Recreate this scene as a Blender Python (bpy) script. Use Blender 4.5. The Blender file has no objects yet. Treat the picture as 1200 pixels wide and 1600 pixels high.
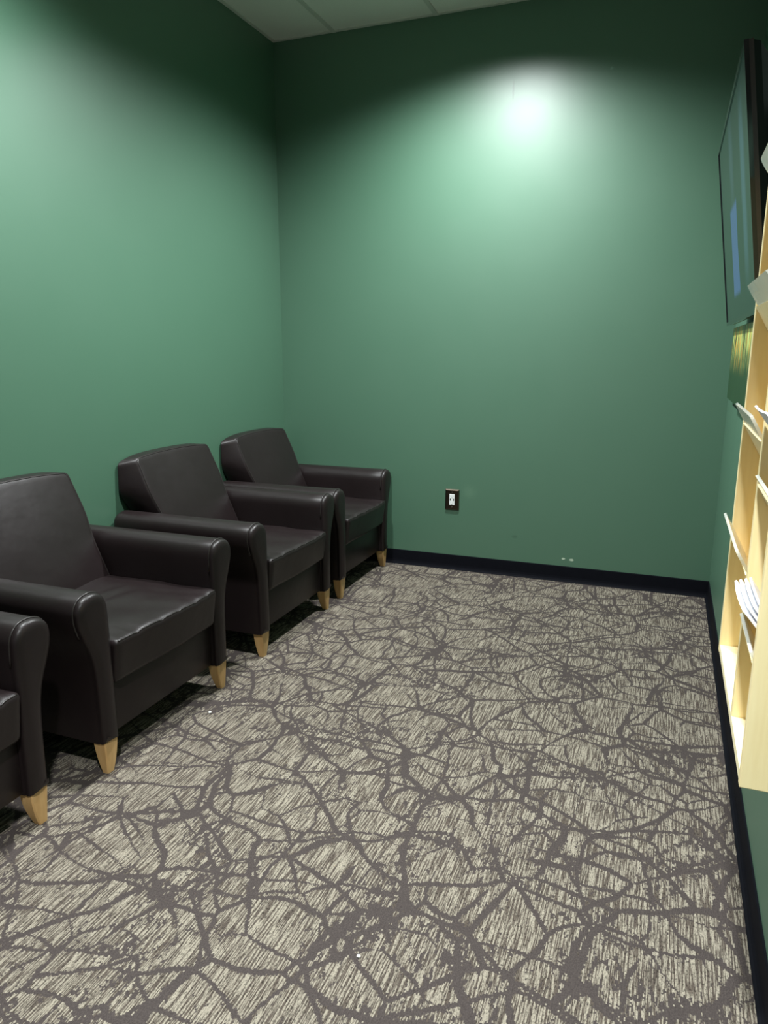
import bpy, bmesh, math, random
from mathutils import Vector, Matrix, noise as mnoise

random.seed(7)
SC = bpy.context.scene
COL = SC.collection

# ------------------------------------------------------------------ camera
CAM_H = 1.347
PITCH, YAW, ROLL = 0.22008, 0.36864, 0.00091
cp, sp = math.cos(PITCH), math.sin(PITCH)
cy, sy = math.cos(YAW), math.sin(YAW)
fwd = Vector((-sy * cp, cy * cp, -sp))
rt = Vector((cy, sy, 0))
up = rt.cross(fwd)
rt2 = rt * math.cos(ROLL) + up * math.sin(ROLL)
up2 = up * math.cos(ROLL) - rt * math.sin(ROLL)
cd = bpy.data.cameras.new('camera')
cam = bpy.data.objects.new('camera', cd)
COL.objects.link(cam)
bk = -fwd
cam.matrix_world = Matrix(((rt2.x, up2.x, bk.x, 0), (rt2.y, up2.y, bk.y, 0), (rt2.z, up2.z, bk.z, CAM_H), (0, 0, 0, 1)))
cd.sensor_fit = 'VERTICAL'
cd.sensor_height = 36.0
cd.lens = 1142.469 / 1600 * 36.0
cd.clip_start = 0.02
SC.camera = cam

# ------------------------------------------------------------------ view, world, lamps
SC.view_settings.view_transform = 'Standard'
SC.view_settings.look = 'None'
SC.view_settings.gamma = 1.0
SC.view_settings.exposure = 0.0
SC.view_settings.use_curve_mapping = False
SC.cycles.diffuse_bounces = 8

world = bpy.data.worlds.new('world')
SC.world = world
world.use_nodes = True
world.node_tree.nodes['Background'].inputs[0].default_value = (0.90, 0.95, 1.0, 1)
world.node_tree.nodes['Background'].inputs[1].default_value = 0.22  # added ambient fill entering through the open front, no known source

XL, XR, YB, YF, H = -2.343, 0.2865, 4.248, -2.2, 3.109
LAMP_COL = (0.95, 0.995, 1.0)
# x, y, watts, cone degrees, blend : the recessed downlights of this room
LAMPS = [(-0.98, 3.44, 410, 148, 0.78),
         (-1.50, 1.80, 370, 148, 0.8),
         (-0.18, 0.05, 540, 92, 0.6)]
for i, (lx, ly, w, ang, bl) in enumerate(LAMPS):
    ld = bpy.data.lights.new('downlight_beam', 'SPOT')
    ld.energy = w
    ld.color = LAMP_COL
    ld.spot_size = math.radians(ang)
    ld.spot_blend = bl
    ld.shadow_soft_size = 0.06
    lo = bpy.data.objects.new('downlight_beam', ld)
    lo.location = (lx, ly, H - 0.02)
    COL.objects.link(lo)


# ------------------------------------------------------------------ helpers
def tag(o, label=None, cat=None, group=None, kind=None):
    if label: o['label'] = label
    if cat: o['category'] = cat
    if group: o['group'] = group
    if kind: o['kind'] = kind
    return o


def link(name, bm, mat, parent=None, smooth=False, loc=None, autosmooth=None):
    me = bpy.data.meshes.new(name)
    bmesh.ops.recalc_face_normals(bm, faces=bm.faces)
    bm.to_mesh(me)
    bm.free()
    me.materials.append(mat)
    if smooth:
        for p in me.polygons: p.use_smooth = True
    if autosmooth is not None:
        me.set_sharp_from_angle(angle=math.radians(autosmooth))
    o = bpy.data.objects.new(name, me)
    COL.objects.link(o)
    if loc is not None: o.location = loc
    if parent is not None: o.parent = parent
    return o


def empty(name, loc=(0, 0, 0), rz=0.0):
    o = bpy.data.objects.new(name, None)
    COL.objects.link(o)
    o.location = loc
    o.rotation_euler = (0, 0, rz)
    o.empty_display_size = 0.1
    return o


def copy_tree(o, parent=None):
    c = o.copy()
    COL.objects.link(c)
    c.parent = parent
    for ch in list(o.children):
        copy_tree(ch, c)
    return c


def box_bm(x0, x1, y0, y1, z0, z1, bevel=0.0, segs=2, bm=None):
    own = bmesh.new()
    bmesh.ops.create_cube(own, size=1.0)
    for v in own.verts:
        v.co = Vector((x0 + (v.co.x + .5) * (x1 - x0), y0 + (v.co.y + .5) * (y1 - y0), z0 + (v.co.z + .5) * (z1 - z0)))
    if bevel > 0:
        bmesh.ops.bevel(own, geom=own.edges[:], offset=bevel, segments=segs, affect='EDGES', profile=0.5)
    if bm is None:
        return own
    tmp = bpy.data.meshes.new('tmp')
    own.to_mesh(tmp); own.free()
    bm.from_mesh(tmp)
    bpy.data.meshes.remove(tmp)
    return bm


def prism_bm(poly, axis, a0, a1, bm=None, bevel=0.0):
    """poly: 2-D points in the other two axes (in x,y,z order), extruded along axis."""
    own = bmesh.new()
    def mk(p, a):
        c = list(p)
        c.insert(axis, a)
        return Vector(c)
    v0 = [own.verts.new(mk(p, a0)) for p in poly]
    v1 = [own.verts.new(mk(p, a1)) for p in poly]
    n = len(poly)
    own.faces.new(v0)
    own.faces.new(v1[::-1])
    for i in range(n):
        own.faces.new((v0[i], v1[i], v1[(i + 1) % n], v0[(i + 1) % n]))
    bmesh.ops.recalc_face_normals(own, faces=own.faces)
    if bevel > 0:
        bmesh.ops.bevel(own, geom=own.edges[:], offset=bevel, segments=2, affect='EDGES', profile=0.5)
    if bm is None:
        return own
    tmp = bpy.data.meshes.new('tmp')
    own.to_mesh(tmp); own.free()
    bm.from_mesh(tmp)
    bpy.data.meshes.remove(tmp)
    return bm


def rbox(hx, hy, hz, r, n, deform=None):
    """rounded box: subdivided cube, rounded by radius r, then deformed."""
    bm = bmesh.new()
    bmesh.ops.create_cube(bm, size=2.0)
    bmesh.ops.subdivide_edges(bm, edges=bm.edges[:], cuts=n, use_grid_fill=True)
    for v in bm.verts:
        p = Vector((v.co.x, v.co.y, v.co.z))
        # concentrate vertices near the edges so that the rounding is resolved
        q = Vector([math.copysign(1 - (1 - abs(c)) ** 1.5, c) for c in p])
        w = Vector((q.x * hx, q.y * hy, q.z * hz))
        inner = Vector((max(-hx + r, min(hx - r, w.x)), max(-hy + r, min(hy - r, w.y)), max(-hz + r, min(hz - r, w.z))))
        d = w - inner
        if d.length > 1e-9:
            w = inner + d.normalized() * r
        v.co = deform(w) if deform else w
    return bm


def tube_bm(pts, r, segs=8, bm=None, closed=False):
    if bm is None: bm = bmesh.new()
    rings = []
    n = len(pts)
    prev = None
    for i, p in enumerate(pts):
        p = Vector(p)
        a = Vector(pts[(i - 1) % n]) if (closed or i > 0) else p
        b = Vector(pts[(i + 1) % n]) if (closed or i < n - 1) else p
        t = (b - a).normalized()
        if prev is None:
            nrm = t.orthogonal().normalized()
        else:
            nrm = (prev - t * prev.dot(t)).normalized()
        prev = nrm
        bn = t.cross(nrm)
        rings.append([bm.verts.new(p + (nrm * math.cos(2 * math.pi * k / segs) + bn * math.sin(2 * math.pi * k / segs)) * r) for k in range(segs)])
    m = n if closed else n - 1
    for i in range(m):
        A, B = rings[i], rings[(i + 1) % n]
        for k in range(segs):
            bm.faces.new((A[k], A[(k + 1) % segs], B[(k + 1) % segs], B[k]))
    if not closed:
        bm.faces.new(rings[0]); bm.faces.new(rings[-1][::-1])
    return bm


def catmull(pts, sub=6, closed=True):
    out = []
    n = len(pts)
    for i in range(n if closed else n - 1):
        if closed:
            p0, p1, p2, p3 = (Vector(pts[(i + k) % n]) for k in (-1, 0, 1, 2))
        else:
            p0, p1, p2, p3 = (Vector(pts[max(0, min(n - 1, i + k))]) for k in (-1, 0, 1, 2))
        for s in range(sub):
            t = s / sub
            out.append(0.5 * ((2 * p1) + (-p0 + p2) * t + (2 * p0 - 5 * p1 + 4 * p2 - p3) * t * t + (-p0 + 3 * p1 - 3 * p2 + p3) * t ** 3))
    if not closed: out.append(Vector(pts[-1]))
    return out


def sstep(a, b, x):
    t = max(0.0, min(1.0, (x - a) / (b - a)))
    return t * t * (3 - 2 * t)


# ------------------------------------------------------------------ materials
class NT:
    def __init__(self, name):
        self.m = bpy.data.materials.new(name)
        self.m.use_nodes = True
        self.t = self.m.node_tree
        self.b = self.t.nodes['Principled BSDF']

    def n(self, typ, **kw):
        nd = self.t.nodes.new(typ)
        for k, v in kw.items():
            if k.startswith('i_'):
                key = k[2:]
                nd.inputs[int(key) if key.isdigit() else key].default_value = v
            else:
                setattr(nd, k, v)
        return nd

    def l(self, a, b): self.t.links.new(a, b)

    def math(self, op, a, b=None, c=None, clamp=False):
        nd = self.n('ShaderNodeMath', operation=op, use_clamp=clamp)
        for i, v in enumerate((a, b, c)):
            if v is None: continue
            if isinstance(v, (int, float)): nd.inputs[i].default_value = v
            else: self.l(v, nd.inputs[i])
        return nd.outputs[0]

    def mix(self, f, a, b):
        nd = self.n('ShaderNodeMix', data_type='RGBA')
        for idx, v in ((0, f), (6, a), (7, b)):
            if isinstance(v, (int, float)): nd.inputs[idx].default_value = v
            elif isinstance(v, tuple): nd.inputs[idx].default_value = v if len(v) == 4 else (*v, 1)
            else: self.l(v, nd.inputs[idx])
        return nd.outputs[2]

    def ramp(self, f, lo, hi):
        nd = self.n('ShaderNodeMapRange', interpolation_type='SMOOTHSTEP')
        nd.inputs[1].default_value = lo
        nd.inputs[2].default_value = hi
        self.l(f, nd.inputs[0])
        return nd.outputs[0]

    def noise(self, vec, scale, detail=2.0, rough=0.5, dist=0.0):
        nd = self.n('ShaderNodeTexNoise')
        nd.inputs['Scale'].default_value = scale
        nd.inputs['Detail'].default_value = detail
        nd.inputs['Roughness'].default_value = rough
        nd.inputs['Distortion'].default_value = dist
        if vec is not None: self.l(vec, nd.inputs['Vector'])
        return nd.outputs['Fac']

    def coord(self, sx=1, sy=1, sz=1, loc=(0, 0, 0), kind='Object'):
        tc = self.n('ShaderNodeTexCoord')
        mp = self.n('ShaderNodeMapping')
        mp.inputs['Scale'].default_value = (sx, sy, sz)
        mp.inputs['Location'].default_value = loc
        self.l(tc.outputs[kind], mp.inputs['Vector'])
        return mp.outputs[0]

    def bump(self, h, strength=0.2, dist=0.01):
        nd = self.n('ShaderNodeBump')
        nd.inputs['Strength'].default_value = strength
        nd.inputs['Distance'].default_value = dist
        self.l(h, nd.inputs['Height'])
        self.l(nd.outputs[0], self.b.inputs['Normal'])

    def set(self, base=None, rough=None, metal=None, spec=None, coat=None):
        if base is not None: self.b.inputs['Base Color'].default_value = (*base, 1)
        if rough is not None: self.b.inputs['Roughness'].default_value = rough
        if metal is not None: self.b.inputs['Metallic'].default_value = metal
        if spec is not None: self.b.inputs['Specular IOR Level'].default_value = spec
        return self


def simple(name, base, rough=0.5, metal=0.0, spec=0.5, var=0.08, scale=30):
    t = NT(name).set(base, rough, metal, spec)
    nz = t.noise(t.coord(), scale, 3)
    t.l(t.mix(nz, tuple(c * (1 - var) for c in base), tuple(min(1, c * (1 + var)) for c in base)), t.b.inputs['Base Color'])
    return t.m


def wall_mat(name, marks=()):
    t = NT(name).set((0.04, 0.125, 0.072), 0.42, 0, 1.0)
    co = t.coord()
    nz = t.noise(co, 1.3, 3)
    base = t.mix(nz, (0.064, 0.148, 0.094), (0.070, 0.160, 0.102))
    # marks: (x, z, rx, rz, softness, colour, rough)
    sep = t.n('ShaderNodeSeparateXYZ')
    t.l(co, sep.inputs[0])
    for (mx, mz, rx, rz, lo, hi, c, amt) in marks:
        dx = t.math('DIVIDE', t.math('SUBTRACT', sep.outputs[0], mx), rx)
        dz = t.math('DIVIDE', t.math('SUBTRACT', sep.outputs[2], mz), rz)
        d = t.math('SQRT', t.math('ADD', t.math('MULTIPLY', dx, dx), t.math('MULTIPLY', dz, dz)))
        d = t.math('ADD', d, t.math('MULTIPLY', t.math('SUBTRACT', t.noise(co, 60, 2), 0.5), 0.8))
        msk = t.math('MULTIPLY', t.math('SUBTRACT', 1.0, t.ramp(d, lo, hi)), amt)
        base = t.mix(msk, base, c)
    t.l(base, t.b.inputs['Base Color'])
    rr = t.math('MULTIPLY_ADD', t.noise(co, 4, 4), 0.08, 0.40)
    t.l(rr, t.b.inputs['Roughness'])
    st = t.noise(t.coord(260, 260, 260), 1, 3)
    t.bump(st, 0.06, 0.001)
    return t.m


M = {}
M['wall'] = wall_mat('green_wall_paint')
M['wall_back'] = wall_mat('green_wall_paint_marked', [
    (-0.508, 0.138, 0.010, 0.006, 0.7, 1.2, (0.45, 0.55, 0.42), 1.0),
    (-0.462, 0.135, 0.014, 0.007, 0.7, 1.2, (0.45, 0.55, 0.42), 1.0),
    (-1.085, 0.497, 0.055, 0.055, 0.1, 1.1, (0.10, 0.20, 0.13), 0.55),
    (-0.905, 2.69, 0.006, 0.05, 0.4, 1.3, (0.02, 0.06, 0.04), 0.6),
    (-0.405, 2.735, 0.012, 0.012, 0.2, 0.9, (0.16, 0.30, 0.22), 0.5),
    (-0.80, 0.245, 0.02, 0.012, 0.3, 1.2, (0.02, 0.07, 0.04), 0.5)])

# carpet
t = NT('patterned_carpet').set(rough=0.95, spec=0.1)
P = t.coord()
sepc = t.n('ShaderNodeSeparateXYZ'); t.l(P, sepc.inputs[0])
CW = 0.0034                                  # one yarn row
col_i = t.math('FLOOR', t.math('DIVIDE', sepc.outputs[0], CW))
wn = t.n('ShaderNodeTexWhiteNoise', noise_dimensions='1D'); t.l(col_i, wn.inputs['W'])
rowoff = wn.outputs['Value']
def comb(x, y):
    nd = t.n('ShaderNodeCombineXYZ')
    for k, v in enumerate((x, y)):
        if isinstance(v, (int, float)): nd.inputs[k].default_value = v
        else: t.l(v, nd.inputs[k])
    return nd.outputs[0]
xs = t.math('MULTIPLY', t.math('ADD', col_i, 0.5), CW)
ysn = t.math('MULTIPLY', t.math('FLOOR', t.math('ADD', t.math('DIVIDE', sepc.outputs[1], 0.0045), rowoff)), 0.0045)
Q = comb(xs, ysn)                            # position stepped to yarn rows and loops
def warped(amount, scale, off):
    mp = t.n('ShaderNodeMapping'); mp.inputs['Location'].default_value = off
    t.l(Q, mp.inputs['Vector'])
    nd = t.n('ShaderNodeTexNoise')
    nd.inputs['Scale'].default_value = scale
    nd.inputs['Detail'].default_value = 2.0
    t.l(mp.outputs[0], nd.inputs['Vector'])
    sub = t.n('ShaderNodeVectorMath', operation='SUBTRACT'); sub.inputs[1].default_value = (0.5, 0.5, 0.5)
    t.l(nd.outputs['Color'], sub.inputs[0])
    sc = t.n('ShaderNodeVectorMath', operation='SCALE'); sc.inputs['Scale'].default_value = amount
    t.l(sub.outputs[0], sc.inputs[0])
    ad = t.n('ShaderNodeVectorMath', operation='ADD')
    t.l(mp.outputs[0], ad.inputs[0]); t.l(sc.outputs[0], ad.inputs[1])
    return ad.outputs[0]
def qnoise(scale, off, detail=2.0, rough=0.5, sx=1, sy_=1):
    mp = t.n('ShaderNodeMapping'); mp.inputs['Location'].default_value = off
    mp.inputs['Scale'].default_value = (sx, sy_, 1)
    t.l(Q, mp.inputs['Vector'])
    return t.noise(mp.outputs[0], scale, detail, rough)
def vor(vec, scale, sx=1.0, sy_=1.0, rot=0.0):
    mp = t.n('ShaderNodeMapping'); mp.inputs['Scale'].default_value = (sx, sy_, 1); mp.inputs['Rotation'].default_value = (0, 0, rot)
    t.l(vec, mp.inputs['Vector'])
    nd = t.n('ShaderNodeTexVoronoi', voronoi_dimensions='2D', feature='DISTANCE_TO_EDGE')
    nd.inputs['Scale'].default_value = scale
    t.l(mp.outputs[0], nd.inputs['Vector'])
    return t.math('DIVIDE', nd.outputs['Distance'], scale)
def vein(d, wscale, off, wmul, wadd, wmax):
    w = t.math('MINIMUM', t.math('MULTIPLY_ADD', qnoise(wscale, off, 2), wmul, wadd), wmax)
    return t.math('LESS_THAN', d, w)
fray = t.math('MULTIPLY', t.math('SUBTRACT', qnoise(75, (3, 1, 0), 2, 0.7, 1.0, 0.55), 0.5), 0.011)
def fr_(d): return t.math('ADD', d, fray)
va = vein(fr_(vor(warped(0.20, 2.2, (1.3, 4.1, 0)), 2.8, 1.0, 1.25, 0.3)), 3.2, (5, 5, 0), 0.035, -0.0085, .0092)
vb = vein(fr_(vor(warped(0.24, 2.4, (7.7, 2.3, 0)), 3.4, 0.85, 1.3, -0.5)), 3.0, (15, 3, 0), 0.045, -0.0150, .0085)
vc = vein(fr_(vor(warped(0.16, 3.0, (2.9, 9.1, 0)), 4.2, 1.15, 0.9, 0.9)), 2.8, (25, 31, 0), 0.050, -0.0185, .0075)
vd = vein(fr_(vor(warped(0.14, 4.0, (12.9, 19.1, 0)), 6.5)), 3.4, (41, 11, 0), 0.055, -0.0245, .0055)
near = t.math('MULTIPLY', t.math('SUBTRACT', 1.0, t.ramp(t.math('MINIMUM', vor(warped(0.20, 2.2, (1.3, 4.1, 0)), 2.8, 1.0, 1.25, 0.3), vor(warped(0.24, 2.4, (7.7, 2.3, 0)), 3.4, 0.85, 1.3, -0.5)), 0.0, 0.05)), 0.09)
blot = t.math('ADD', t.math('ADD', near, qnoise(3.6, (9, 1, 0), 3, 0.6)), t.math('MULTIPLY', t.math('SUBTRACT', qnoise(60, (2, 6, 0), 3, 0.7, 1.0, 0.45), 0.5), 1.35))
blotch = t.math('GREATER_THAN', blot, 0.675)
dark = t.math('MAXIMUM', t.math('MAXIMUM', t.math('MAXIMUM', va, vb), t.math('MAXIMUM', vc, vd)), blotch)
streak = t.noise(t.coord(230, 10, 1), 1.0, 2.5, 0.7)
yarn = t.ramp(streak, 0.44, 0.57)
tone = t.noise(t.coord(1, 1, 1, (2, 8, 0)), 1.6, 3)
light = t.mix(tone, (0.52, 0.465, 0.365), (0.42, 0.37, 0.30))
brown = t.mix(t.noise(t.coord(40, 3, 1, (6, 2, 0)), 1.0, 2), (0.112, 0.092, 0.080), (0.160, 0.126, 0.100))
field = t.mix(yarn, brown, light)
veinc = t.mix(t.noise(t.coord(190, 34, 1, (3, 7, 0)), 1.0, 1.5, 0.6), (0.086, 0.070, 0.066), (0.118, 0.097, 0.091))
colr = t.mix(dark, field, veinc)
loops = t.noise(t.coord(1, 0.7, 1), 330, 2, 0.7)
gap = t.ramp(t.noise(t.coord(300, 120, 1, (1, 1, 0)), 1.0, 1, 0.5), 0.36, 0.46)
gapf = t.math('MAXIMUM', t.math('MULTIPLY_ADD', gap, 0.55, 0.45), t.math('MULTIPLY', dark, 0.93))
lm = t.math('MULTIPLY', t.math('MULTIPLY_ADD', loops, 0.86, 0.17), gapf)
vm = t.n('ShaderNodeVectorMath', operation='SCALE')
t.l(colr, vm.inputs[0]); t.l(lm, vm.inputs['Scale'])
t.l(vm.outputs[0], t.b.inputs['Base Color'])
t.bump(t.math('ADD', t.math('MULTIPLY', loops, 0.7), streak), 0.5, 0.004)
M['carpet'] = t.m

# ceiling tile
t = NT('white_ceiling_tile').set((0.62, 0.61, 0.58), 0.9, 0, 0.2)
nz = t.noise(t.coord(), 180, 4, 0.7)
t.l(t.mix(nz, (0.76, 0.75, 0.71), (0.86, 0.85, 0.81)), t.b.inputs['Base Color'])
t.bump(nz, 0.15, 0.002)
M['tile'] = t.m
M['grid'] = simple('ceiling_grid_metal', (0.62, 0.62, 0.58), 0.5, 0, 0.4)
M['base'] = simple('black_rubber', (0.0055, 0.006, 0.009), 0.7, 0, 0.06, 0.2)

# leather
t = NT('dark_brown_leather').set((0.02, 0.015, 0.0145), 0.36, 0, 0.36)
co = t.coord()
nz = t.noise(co, 6, 4)
t.l(t.mix(nz, (0.0115, 0.0072, 0.0075), (0.0150, 0.0098, 0.0104)), t.b.inputs['Base Color'])
rr = t.math('MULTIPLY_ADD', t.noise(co, 12, 4), 0.10, 0.34)
t.l(rr, t.b.inputs['Roughness'])
vv = t.n('ShaderNodeTexVoronoi', feature='DISTANCE_TO_EDGE')
vv.inputs['Scale'].default_value = 420
t.l(co, vv.inputs['Vector'])
hh = t.math('ADD', t.math('MULTIPLY', vv.outputs['Distance'], 0.10), t.math('MULTIPLY', t.noise(co, 9, 3, 0.55), 2.2))
t.bump(hh, 0.22, 0.004)
M['leather'] = t.m
M['seam'] = simple('leather_welt', (0.022, 0.017, 0.017), 0.33, 0, 0.5)


def wood(name, a, b, sc=(60, 60, 5), rough=0.45, spec=0.4):
    t = NT(name).set(a, rough, 0, spec)
    g = t.noise(t.coord(*sc), 1.0, 4, 0.6, 0.6)
    g2 = t.noise(t.coord(sc[0] * 3, sc[1] * 3, sc[2] * 1.5), 1.0, 2, 0.5)
    f = t.math('MULTIPLY_ADD', g2, 0.35, t.math('MULTIPLY', g, 0.8))
    t.l(t.mix(t.ramp(f, 0.3, 0.85), a, b), t.b.inputs['Base Color'])
    t.bump(g, 0.05, 0.001)
    return t.m


M['leg_wood'] = wood('maple_leg_wood', (0.66, 0.42, 0.19), (0.55, 0.32, 0.125), (40, 40, 7))
M['rack_wood'] = wood('pale_pine_wood', (0.90, 0.76, 0.44), (0.82, 0.66, 0.34), (45, 45, 4), 0.42)
M['rack_edge'] = wood('pale_pine_edge', (0.92, 0.82, 0.55), (0.88, 0.76, 0.47), (45, 45, 4), 0.4)

t = NT('clear_acrylic').set((0.86, 0.88, 0.84), 0.08, 0, 0.5)
t.b.inputs['Transmission Weight'].default_value = 0.6
t.b.inputs['IOR'].default_value = 1.1
t.l(t.math('MULTIPLY_ADD', t.noise(t.coord(), 12, 2), 0.1, 0.10), t.b.inputs['Roughness'])
M['acrylic'] = t.m

M['tv_black'] = simple('tv_black_plastic', (0.004, 0.005, 0.006), 0.5, 0, 0.4)
M['tv_gloss'] = simple('tv_gloss_bezel', (0.008, 0.008, 0.009), 0.07, 0, 0.7)
M['tv_side'] = simple('tv_brushed_side', (0.13, 0.105, 0.105), 0.25, 1.0, 0.5)
M['bracket'] = simple('bracket_black_steel', (0.01, 0.01, 0.012), 0.4, 0.5, 0.5)
M['plate'] = simple('dark_bronze_plate', (0.12, 0.095, 0.075), 0.28, 1.0, 0.5)
M['recept'] = simple('white_receptacle_plastic', (0.85, 0.86, 0.86), 0.35)
M['slot'] = simple('dark_socket_slot', (0.01, 0.01, 0.01), 0.6)
M['screw'] = simple('screw_metal', (0.55, 0.52, 0.48), 0.3, 1.0)
M['lamp_trim'] = simple('white_lamp_trim', (0.75, 0.75, 0.74), 0.4)
M['crumb'] = simple('white_lint', (0.85, 0.84, 0.80), 0.7)

# tv screen : dark glass with a faint blue block and streaks in its emission (uses the screen's own UVs)
t = NT('tv_screen_glass').set((0.003, 0.004, 0.005), 0.06, 0, 0.3)
tc = t.n('ShaderNodeTexCoord')
sep = t.n('ShaderNodeSeparateXYZ'); t.l(tc.outputs['UV'], sep.inputs[0])
U, V = sep.outputs[0], sep.outputs[1]
def band(x, a, b, s=0.01):
    return t.math('MULTIPLY', t.ramp(x, a - s, a + s), t.math('SUBTRACT', 1.0, t.ramp(x, b - s, b + s)))
wob = t.noise(tc.outputs['UV'], 4, 3)
Uw = t.math('MULTIPLY_ADD', wob, 0.06, U)
blue = t.math('MULTIPLY', band(Uw, 0.40, 0.62, 0.008), band(V, 0.12, 0.56, 0.02))
str1 = t.math('MULTIPLY', band(Uw, 0.80, 0.90, 0.03), band(V, 0.2, 0.85, 0.15))
str2 = t.math('MULTIPLY', band(Uw, 0.46, 0.56, 0.04), band(V, 0.6, 0.95, 0.15))
em = t.mix(blue, (0.002, 0.006, 0.006), (0.035, 0.065, 0.19))
em = t.mix(t.math('MULTIPLY', str1, 0.35), em, (0.07, 0.15, 0.22))
em = t.mix(t.math('MULTIPLY', str2, 0.3), em, (0.06, 0.10, 0.15))
t.l(em, t.b.inputs['Emission Color'])
t.b.inputs['Emission Strength'].default_value = 1.0
M['screen'] = t.m

# printed foliage picture
t = NT('printed_foliage').set((0.1, 0.2, 0.05), 0.35)
co = t.coord(1, 26, 3.2)
n1 = t.noise(co, 1.0, 4, 0.6, 1.0)
n2 = t.noise(t.coord(1, 50, 6, (0, 4, 2)), 1.0, 3, 0.6)
tc = t.n('ShaderNodeTexCoord'); sep = t.n('ShaderNodeSeparateXYZ'); t.l(tc.outputs['Object'], sep.inputs[0])
hi = t.ramp(sep.outputs[2], 0.10, 0.27)
fol = t.mix(n1, (0.004, 0.018, 0.006), (0.022, 0.070, 0.020))
spark = t.math('MULTIPLY', t.ramp(n2, 0.47, 0.60), hi)
fol = t.mix(spark, fol, (0.75, 0.85, 0.25))
org = t.math('MULTIPLY', t.ramp(t.noise(t.coord(1, 16, 3, (0, 9, 5)), 1.0, 2), 0.52, 0.62), t.math('MULTIPLY', hi, 0.9))
fol = t.mix(org, fol, (0.80, 0.42, 0.05))
t.l(fol, t.b.inputs['Base Color'])
M['print'] = t.m

# brochure paper with fine printed text-like grey shading
t = NT('brochure_paper').set((0.86, 0.87, 0.90), 0.5)
g = t.noise(t.coord(30, 200, 30), 1.0, 3, 0.6)
t.l(t.mix(t.ramp(g, 0.5, 0.7), (0.88, 0.89, 0.92), (0.55, 0.57, 0.62)), t.b.inputs['Base Color'])
M['paper'] = t.m
M['paper_green'] = simple('green_cover_paper', (0.30, 0.42, 0.12), 0.4)

# ------------------------------------------------------------------ the setting
def struct(name, bm, mat, **kw):
    return tag(link(name, bm, mat, **kw), kind='structure')

struct('floor', box_bm(XL - .15, XR + .15, YF, YB + .15, -0.12, 0.0), M['carpet'])
struct('ceiling', box_bm(XL - .15, XR + .15, YF, YB + .15, H, H + 0.1), M['tile'])
struct('wall_left', box_bm(XL - .15, XL, YF, YB + .15, 0, H), M['wall'])
struct('wall_right', box_bm(XR, XR + .15, YF, YB + .15, 0, H), M['wall'])
struct('wall_back', box_bm(XL, XR, YB, YB + .15, 0, H), M['wall_back'])

# black cove base: profile in (distance from wall, z)
HB, TOE = 0.0932, 0.0167
cove = [(0, 0), (TOE, 0), (TOE - .001, .0025), (.0105, .008), (.0065, .018), (.005, .03), (.005, HB - .003), (.0035, HB), (0, HB)]
struct('baseboard_back', prism_bm([(YB - d, z) for d, z in cove], 0, XL, XR), M['base'])
struct('baseboard_right', prism_bm([(XR - d, z) for d, z in cove], 1, YF, YB - 0.002), M['base'])
struct('baseboard_left', prism_bm([(XL + d, z) for d, z in cove], 1, YF, YB - 0.002), M['base'])
# ceiling grid
gb = bmesh.new()
gx = [-1.949 + 0.61 * k for k in range(0, 4)]
for x in gx:
    box_bm(x - .012, x + .012, YF, YB, H - .006, H + .002, bm=gb)
gy = [YB - 0.98 - 1.22 * k for k in range(0, 6)]
for y in gy:
    box_bm(XL, XR, y - .012, y + .012, H - .0055, H + .002, bm=gb)
struct('trim_1', gb, M['grid'])
wb = bmesh.new()
box_bm(XL, XL + .02, YF, YB, H - .005, H + .001, bm=wb)
box_bm(XR - .02, XR, YF, YB, H - .005, H + .001, bm=wb)
box_bm(XL, XR, YB - .02, YB, H - .0048, H + .001, bm=wb)
struct('trim_2', wb, M['grid'])

# ------------------------------------------------------------------ armchairs
def chair_arm(s, root):
    prof = [(-.352, .108), (-.353, .18), (-.355, .27), (-.360, .36), (-.373, .425), (-.398, .485), (-.414, .535), (-.413, .578),
            (-.392, .606), (-.352, .617), (-.314, .608), (-.291, .578), (-.285, .53), (-.284, .42), (-.284, .27), (-.284, .108)]
    base = catmull([Vector((p[0], p[1])) for p in prof[:-1]], 3, closed=False)
    base += [Vector(prof[-1])]
    n = len(base)
    cen = [None] * n
    # inward normals
    nor = []
    for i in range(n):
        a, b = base[(i - 1) % n], base[(i + 1) % n]
        d = (b - a).normalized()
        nor.append(Vector((d.y, -d.x)))
    st = [(-.372, .020), (-.366, .008), (-.354, .001), (-.34, 0), (-.2, 0), (-.05, .0), (.1, 0), (.25, 0), (.336, 0), (.341, .0025),
          (.346, 0.001), (.355, .003), (.362, .009), (.366, .020), (.3675, .030)]
    bm = bmesh.new()
    rings = []
    for x, ins in st:
        ring = []
        for p, m in zip(base, nor):
            q = p + m * ins
            if p.y < .12: q.y = max(q.y, .108)
            q.x = max(-.418, q.x)
            ring.append(bm.verts.new((x, -s * q.x, q.y)))
        rings.append(ring)
    for A, B in zip(rings, rings[1:]):
        for k in range(n):
            bm.faces.new((A[k], A[(k + 1) % n], B[(k + 1) % n], B[k]))
    bm.faces.new(rings[0]); bm.faces.new(rings[-1])
    o = link('arm', bm, M['leather'], root, smooth=True, autosmooth=50)
    path = [(.3405, -s * (p.x + m.x * .0005), p.y + m.y * .0005) for p, m in list(zip(base, nor)) if p.y > .47]
    link('piping', tube_bm(path, .0032, 6), M['seam'], o, smooth=True)
    return o


def back_x(z):
    return -0.128 - 0.46 * (z - .44)


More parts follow.
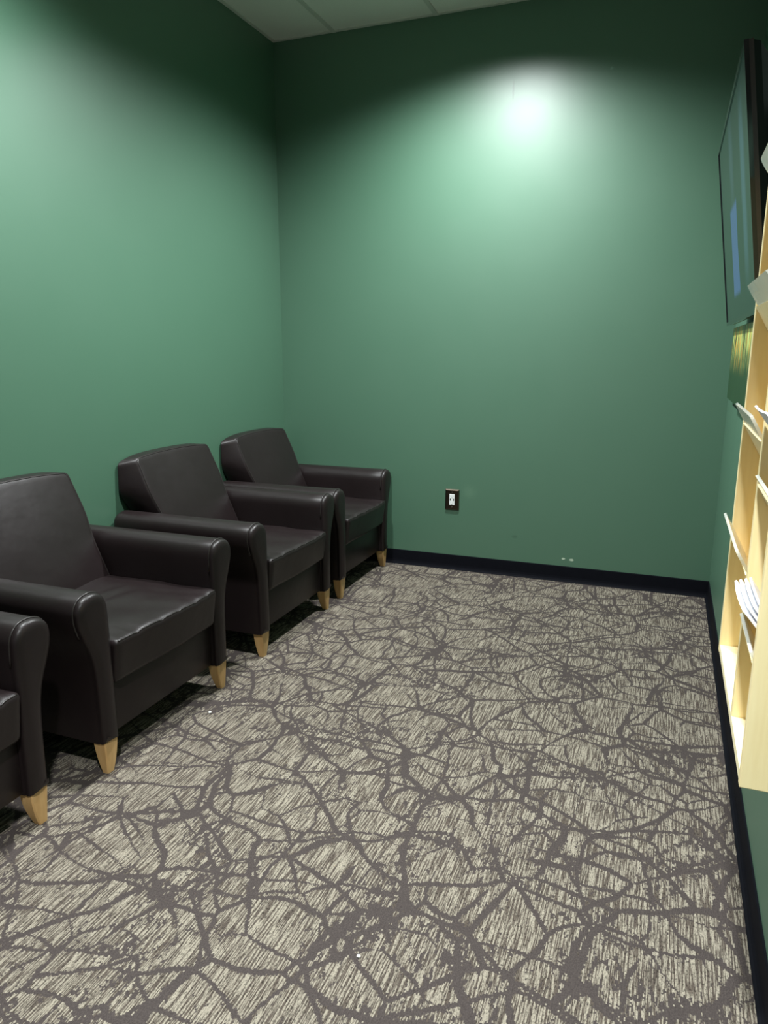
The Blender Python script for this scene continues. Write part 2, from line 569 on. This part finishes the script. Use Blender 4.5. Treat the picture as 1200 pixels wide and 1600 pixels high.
def back_def(w):
    # w in rounded box: x +-1*0.1 , y +-0.3, z +-0.3
    a = (w.x + .1) / .2
    t_ = (w.z + .3) / .6
    b = w.y / .3
    crown = .014 * (1 - abs(b) ** 2.5) - .022 * (1 - a) * abs(b) ** 5
    top = sstep(.35, 1, t_)
    z = .30 + (.852 - .30) * t_ + crown * top
    xf = back_x(z) + .016 * (1 - b * b) * math.sin(math.pi * min(1, max(0, t_)))
    xr = -.384
    x = xr + (xf - xr) * a
    flare = sstep(.56, .72, z)
    wr = .272 + (.352 - .272) * flare
    wf = .272 + (.290 - .272) * flare
    hw = wr + (wf - wr) * a
    hw *= 1 - .025 * t_ * sstep(.6, .86, z)
    return Vector((x, b * hw, z))


def seat_z(x, y):
    """soft seat top with pull wrinkles"""
    u = (x + .16) / .53
    v = y / .287
    puff = .018 * (1 - abs(v) ** 2.5) * (1 - abs(2 * u - 1) ** 3)
    sag = -.010 * math.exp(-((u - .55) ** 2) / .08 - (v * v) / .3)
    wr = 0
    wr += -.0055 * math.exp(-((u - .42 - .12 * v) ** 2) / .0011) * math.exp(-((v - .15) ** 2) / .12)
    wr += .0045 * math.exp(-((u - .36 - .12 * v) ** 2) / .0012) * math.exp(-((v - .2) ** 2) / .12)
    wr += -.004 * math.exp(-((v - .35 - .3 * u) ** 2) / .0016) * sstep(.35, .8, u) * (1 - sstep(.93, 1, u))
    for k, vc in enumerate((-.62, -.2, .12, .48, .74)):
        wr += -.0035 * math.exp(-((v - vc) ** 2) / .0011) * sstep(.84, .97, u)
    wr += .004 * mnoise.noise(Vector((x * 9, y * 9, 1.7)))
    return puff + sag + wr * 1.5


def seat_def(w):
    # box half extents .265,.287,.08
    x = w.x + .105
    t_ = (w.z + .08) / .16
    z = .285 + .155 * t_
    y = w.y
    # front face leans back towards the bottom
    fr = sstep(.30, .37, x)
    x += fr * (.020 * t_ - .006)
    x += fr * .004 * math.sin(y * 11 + 1)
    z += seat_z(x, y) * sstep(.55, 1, t_)
    z -= .004 * (1 - t_) * 0
    return Vector((x, y, z))


def leg_bm(sx, sy_):
    bm = bmesh.new()
    rings = []
    for k in range(9):
        f = k / 8                       # 0 top, 1 bottom
        c = f ** 1.9
        # outer-front corner stays, rear and inner faces curve in
        xo, yo = .358, .349
        xi = xo - .050 + .020 * c
        yi = yo - .060 + .022 * c
        xo2 = xo - .005 * f
        yo2 = yo - .008 * f
        z = .112 * (1 - f)
        r = .004
        pts = [(xo2 - r, yo2), (xo2, yo2 - r), (xo2, yi + r), (xo2 - r, yi), (xi + r, yi), (xi, yi + r), (xi, yo2 - r), (xi + r, yo2)]
        rings.append([bm.verts.new((sx * px if sx > 0 else -px, sy_ * py, z)) for px, py in pts])
    for A, B in zip(rings, rings[1:]):
        for k in range(8):
            bm.faces.new((A[k], A[(k + 1) % 8], B[(k + 1) % 8], B[k]))
    bm.faces.new(rings[0]); bm.faces.new(rings[-1])
    return bm


def make_chair():
    root = empty('armchair')
    # upholstered body: front rail, sides and rear panel
    bm = box_bm(-.368, .334, -.2835, .2835, .112, .292, .006)
    link('seat_base', bm, M['leather'], root, smooth=True, autosmooth=40)
    bm = rbox(.265, .2825, .08, .022, 30, seat_def)
    seat = link('seat_cushion', bm, M['leather'], root, smooth=True)
    path = []
    for i in range(61):
        y = -.268 + .536 * i / 60
        xx = .349 + .105 - .105 + .0085
        p = seat_def(Vector((.265 - .0065, y, .08 - .0065)))
        path.append((p.x - .001, p.y, p.z + .0005))
    pb = tube_bm(path, .003, 6)
    tube_bm([(p[0] - .012, p[1], p[2] + .0012) for p in path], .0015, 5, bm=pb)
    link('piping', pb, M['seam'], seat, smooth=True)
    bm = rbox(.1, .3, .3, .018, 30, back_def)
    back = link('backrest', bm, M['leather'], root, smooth=True)
    k = .0054
    path = [back_def(Vector((.1 - k, -.3 + k, z))) for z in [(-.28 + .56 * i / 30) for i in range(31)]]
    path += [back_def(Vector((.1 - k, -.28 + .56 * i / 30, .3 - k))) for i in range(31)]
    path += [back_def(Vector((.1 - k, .3 - k, .28 - .56 * i / 30))) for i in range(31)]
    link('piping', tube_bm(path, .0026, 6), M['seam'], back, smooth=True)
    chair_arm(-1, root)
    chair_arm(1, root)
    for sx in (1, -1):
        for sy_ in (-1, 1):
            link('leg', leg_bm(sx, sy_), M['leg_wood'], root, smooth=True, autosmooth=35)
    return root


CX = -1.952
chairs = [
    (CX, 1.072, 0.0, 'nearest dark brown leather armchair, only one arm and seat corner inside the photo'),
    (CX, 2.004, 0.0, 'second dark brown leather armchair from the front, backrest cut by the photo edge'),
    (CX, 2.988, 0.0, 'third dark brown leather armchair from the front, next to the one in the corner'),
    (CX, 3.826, 0.0, 'farthest dark brown leather armchair, standing in the corner against the back wall'),
]
first = make_chair()
for i, (x, y, rz, lab) in enumerate(chairs):
    c = first if i == 0 else copy_tree(first)
    c.location = (x, y, 0)
    c.rotation_euler = (0, 0, rz)
    tag(c, lab, 'armchair', 'dark leather armchairs along the left wall')

# ------------------------------------------------------------------ wall outlet
ox, oz = -1.191, .445
r = empty('wall_outlet', (ox, YB, oz))
tag(r, 'white electrical outlet in dark bronze metal cover plate low on the green back wall', 'outlet')
def bevel_plate(w, h, d, bev):
    bm = bmesh.new()
    ys = [(0.0, 0), (-d + bev * .6, 0), (-d, bev)]
    rings = []
    for y, ins in ys:
        a, b = w / 2 - ins, h / 2 - ins
        rings.append([bm.verts.new((sx * a, y, sz * b)) for sx, sz in ((-1, -1), (1, -1), (1, 1), (-1, 1))])
    for A, B in zip(rings, rings[1:]):
        for k in range(4): bm.faces.new((A[k], A[(k + 1) % 4], B[(k + 1) % 4], B[k]))
    bm.faces.new(rings[0]); bm.faces.new(rings[-1])
    return bm
link('cover_plate', bevel_plate(.086, .126, .011, .006), M['plate'], r)
rc = link('receptacle', box_bm(-.0165, .0165, -.0130, -.008, -.0335, .0335, .0015), M['recept'], r)
for zc in (.020, -.020):
    for dx in (-.0062, .0062):
        link('slot', box_bm(dx - .0012, dx + .0012, -.0134, -.0120, zc - .004, zc + .005), M['slot'], rc)
    link('slot', box_bm(-.0022, .0022, -.0134, -.0120, zc - .0115, zc - .0075), M['slot'], rc)
for dx in (-.0105, .0105):
    link('usb_port', box_bm(dx - .0028, dx + .0028, -.0134, -.0120, -.0065, .0065), M['slot'], rc)
for zc in (.046, -.046):
    bm = bmesh.new()
    bmesh.ops.create_cone(bm, cap_ends=True, segments=16, radius1=.0036, radius2=.003, depth=.002, matrix=Matrix.Translation((0, -.0116, zc)) @ Matrix.Rotation(math.pi / 2, 4, 'X'))
    link('screw', bm, M['screw'], r)

# ------------------------------------------------------------------ television
TB = Vector((.208, 3.60, 1.443))            # far bottom corner of the front face
TT = .141
TW, TH = 1.24, .71
root = empty('television', (.208, 3.60 - TW / 2, 1.443))
tag(root, 'black flat television tilted downwards high on the right wall', 'television')
uv = Vector((-math.sin(TT), 0, math.cos(TT)))
bx = Vector((math.cos(TT), 0, math.sin(TT)))
def tvp(a, b, d):   # a along width 0 far..1 near (m), b up (m), d back (m); relative to root
    return Vector((0, TW / 2 - a, 0)) + uv * b + bx * d
def tvbox(a0, a1, b0, b1, d0, d1, bm=None, bevel=0, inset=0):
    own = bm or bmesh.new()
    vs = []
    for (a, b, d) in ((a0, b0, d0), (a1, b0, d0), (a1, b1, d0), (a0, b1, d0)):
        vs.append(own.verts.new(tvp(a, b, d)))
    for (a, b, d) in ((a0 + inset, b0 + inset, d1), (a1 - inset, b0 + inset, d1), (a1 - inset, b1 - inset, d1), (a0 + inset, b1 - inset, d1)):
        vs.append(own.verts.new(tvp(a, b, d)))
    for f in ((0, 1, 2, 3), (7, 6, 5, 4), (0, 4, 5, 1), (1, 5, 6, 2), (2, 6, 7, 3), (3, 7, 4, 0)):
        own.faces.new([vs[i] for i in f])
    return own
fr = bmesh.new()
BZ = .014
tvbox(0, TW, 0, BZ, 0, .012, fr); tvbox(0, TW, TH - BZ, TH, 0, .012, fr)
tvbox(0, BZ, BZ, TH - BZ, 0, .012, fr); tvbox(TW - BZ, TW, BZ, TH - BZ, 0, .012, fr)
bez = link('bezel', fr, M['tv_gloss'], root)
link('side_band', tvbox(0.001, TW - .001, 0.001, TH - .001, .012, .024), M['tv_side'], root)
link('rear_housing', tvbox(0.004, TW - .004, 0.004, TH - .004, .024, .042, inset=.006), M['tv_black'], root)
link('rear_bulge', tvbox(.012, TW - .012, .10, TH - .014, .042, .078, inset=.042), M['tv_black'], root)
# screen
sb = bmesh.new()
uvl = sb.loops.layers.uv.new('UVMap')
c4 = [(BZ, BZ), (TW - BZ, BZ), (TW - BZ, TH - BZ), (BZ, TH - BZ)]
fv = [sb.verts.new(tvp(a, b, .003)) for a, b in c4]
bv = [sb.verts.new(tvp(a, b, .011)) for a, b in c4]
f = sb.faces.new(fv)
for lp, (u_, v_) in zip(f.loops, ((0, 0), (1, 0), (1, 1), (0, 1))):
    lp[uvl].uv = (u_, v_)
sb.faces.new(bv[::-1])
for k in range(4): sb.faces.new((fv[k], bv[k], bv[(k + 1) % 4], fv[(k + 1) % 4]))
link('screen', sb, M['screen'], root)
# wall bracket
mb = bmesh.new()
cxw = XR - root.location.x
def lbox(x0, x1, y0, y1, z0, z1): box_bm(x0, x1, y0, y1, z0, z1, bm=mb)
lbox(cxw - .012, cxw - .0005, -.30, .30, .18, .50)
lbox(.035, cxw - .008, -.20, -.17, .23, .27)
lbox(.035, cxw - .008, .17, .20, .23, .27)
lbox(.0, cxw - .008, -.20, -.17, .43, .46)
lbox(.0, cxw - .008, .17, .20, .43, .46)
link('wall_bracket', mb, M['bracket'], root)

# ------------------------------------------------------------------ foliage print below the television
r = empty('wall_picture', (.250, 2.95, 1.135))
tag(r, 'canvas print of green and yellow foliage on right wall, just below the television', 'picture')
link('canvas', box_bm(-.012, .002, -.55, .66, 0.0, .30, .002), M['print'], r)
link('backing_frame', box_bm(.002, XR - .250 - .0005, -.50, .50, -.022, .27), M['tv_black'], r)

# ------------------------------------------------------------------ wall rack
RX, RB = .147, .2755
Z0, Z1 = .690, 1.93
root = empty('literature_rack', (.21, 1.42, Z0))
tag(root, 'pale pine wall-mounted literature rack with sloped clear acrylic pocket fronts at right photo edge', 'rack')
O = root.location
def rk(bm, name, mat, **kw):
    bmesh.ops.translate(bm, verts=bm.verts, vec=-Vector(O))
    return link(name, bm, mat, root, **kw)
YN0, YN1 = 1.132, 1.150          # near side panel
YD0, YD1 = 1.335, 1.353          # divider
YF0, YF1 = 1.682, 1.700          # far side panel
side = [(RX, Z0), (XR - .0005, Z0), (XR - .0005, Z1), (RX, Z1)]
for nm, a, b in (('side_panel', YN0, YN1), ('side_panel', YF0, YF1)):
    rk(box_bm(RX, XR - .0005, a, b, Z0, Z1, .0015), nm, M['rack_wood'])
rk(box_bm(RX + .001, RB, YD0, YD1, Z0 + .018, Z1 - .018, .0015), 'divider', M['rack_wood'])
rk(box_bm(RX + .001, RB, YN1, YF0, Z0, Z0 + .018, .001), 'bottom_board', M['rack_edge'])
rk(box_bm(RX + .001, RB, YN1, YF0, Z1 - .018, Z1, .001), 'top_board', M['rack_wood'])
rk(box_bm(RB, XR - .0005, YN1, YF0, Z0, Z1), 'back_panel', M['rack_wood'])
# sloped wooden backs, shingled, and acrylic fronts
def slab(xa, za, xb, zb, th, y0, y1, bm=None):
    d = Vector((xb - xa, zb - za)).normalized()
    n_ = Vector((d.y, -d.x)) * th
    return prism_bm([(xa, za), (xb, zb), (xb + n_.x, zb + n_.y), (xa + n_.x, za + n_.y)], 1, y0, y1, bm)
far_z = [1.003, 1.234, 1.466, 1.700]
near_z = [.925, 1.165, 1.405, 1.645]
for zs, y0, y1 in ((far_z, YD1 + .0005, YF0 - .0005), (near_z, YN1 + .0005, YD0 - .0005)):
    for z in zs:
        rk(slab(.151, z - .035, .222, z - .160, .005, y0, y1), 'pocket_board', M['rack_wood'])
def lip(xo, zo, y0, y1, length=.075, slope=1.78, th=.005):
    """clear tongue on top of the sloped board: rounded upper corners, lower corners cut back"""
    d = Vector((1, 0, -slope)).normalized()
    nrm = Vector((slope, 0, 1)).normalized()
    half = [(.010, 0.0), (.004, .0015), (.001, .006), (0, .012), (.001, .018), (.010, .040), (.024, .055), (.050, .068), (.09, length)]
    sc_ = min(1.0, (y1 - y0) / .30)
    pts = [(y1 - a * sc_, s_) for a, s_ in half] + [(y0 + a * sc_, s_) for a, s_ in reversed(half)]
    bm = bmesh.new()
    O0 = Vector((xo, 0, zo))
    A = [bm.verts.new(O0 + Vector((0, y, 0)) + d * s_) for y, s_ in pts]
    B = [bm.verts.new(O0 + Vector((0, y, 0)) + d * s_ + nrm * th) for y, s_ in pts]
    bm.faces.new(A); bm.faces.new(B[::-1])
    n = len(pts)
    for i in range(n): bm.faces.new((A[i], B[i], B[(i + 1) % n], A[(i + 1) % n]))
    return bm
for z in far_z:
    rk(lip(.127, z + .003, YD1 + .001, YF0 - .001), 'pocket_front', M['acrylic'])
for z in near_z:
    rk(lip(.142, z - .022, YN1 + .001, YD0 - .001), 'pocket_front', M['acrylic'])

# ------------------------------------------------------------------ brochures in the near column
def brochure(xt, zt, length, slope, y0, y1, mat, curl, th=.0035, name='brochure'):
    """folded leaflet leaning in a pocket: bottom inside, top corner curling outwards"""
    bm = bmesh.new()
    NS, NY = 12, 4
    d = Vector((1, 0, -slope)).normalized()
    nrm = Vector((slope, 0, 1)).normalized()
    grid = [[], []]
    for side_ in (0, 1):
        for i in range(NS + 1):
            s = i / NS
            row = []
            for j in range(NY + 1):
                y = y0 + (y1 - y0) * j / NY
                off = -curl * (1 - s) ** 2.2 * (1 + .25 * math.sin(3 * j / NY))
                p = Vector((xt, y, zt)) + d * (length * s) + nrm * (off + side_ * th)
                row.append(bm.verts.new(p))
            grid[side_].append(row)
    for i in range(NS):
        for j in range(NY):
            for side_ in (0, 1):
                g = grid[side_]
                f_ = (g[i][j], g[i + 1][j], g[i + 1][j + 1], g[i][j + 1])
                bm.faces.new(f_ if side_ == 0 else f_[::-1])
    A, B = grid
    for i in range(NS):
        bm.faces.new((A[i][0], B[i][0], B[i + 1][0], A[i + 1][0]))
        bm.faces.new((A[i][NY], A[i + 1][NY], B[i + 1][NY], B[i][NY]))
    for j in range(NY):
        bm.faces.new((A[0][j], A[0][j + 1], B[0][j + 1], B[0][j]))
        bm.faces.new((A[NS][j], B[NS][j], B[NS][j + 1], A[NS][j + 1]))
    c = Vector((xt, (y0 + y1) / 2, zt - .1))
    bmesh.ops.translate(bm, verts=bm.verts, vec=-c)
    return link(name, bm, mat, None, smooth=True, autosmooth=40, loc=c)
ys = (YN1 + .012, YD0 - .012)
labs = ['outermost of the white brochures fanned in the lower pocket of the rack, bent furthest forward',
        'white brochure right behind the outermost one in the lower rack pocket',
        'white brochure second from the back in the lower rack pocket',
        'rearmost white brochure in the lower rack pocket, standing straightest']
for k in range(4):
    o = brochure(.139 + .0044 * k, .968 + .002 * k, .115, 1.78, ys[0] + .005 * k, ys[1] - .003 * k, M['paper'], .012 - .0028 * k)
    tag(o, labs[k], 'brochure', 'white brochures in the lower rack pocket')
o = brochure(.138, 1.262, .15, 1.78, ys[0], ys[1], M['paper'], .010, name='leaflet')
tag(o, 'white leaflet leaning out of the upper pocket of the rack, in front of green booklet', 'leaflet')
o = brochure(.1475, 1.252, .145, 1.78, ys[0] + .003, ys[1] - .004, M['paper_green'], .008, name='booklet')
tag(o, 'green-covered booklet behind the white leaflet in the upper pocket of the rack', 'booklet')

# ------------------------------------------------------------------ lint on the carpet
for (x, y, s, lab) in ((-1.527, 2.127, .006, 'tiny white crumb on the carpet in front of the second armchair'),
                       (-.557, 1.284, .0045, 'tiny white crumb on the carpet in the foreground, away from the armchairs')):
    bm = bmesh.new()
    bmesh.ops.create_icosphere(bm, subdivisions=2, radius=s)
    for v in bm.verts:
        v.co *= 1 + .5 * mnoise.noise(v.co * 260 + Vector((x, y, 0)))
        v.co.z *= .6
    tag(link('crumb', bm, M['crumb'], None, smooth=True, loc=(x, y, s * .5)), lab, 'crumb')
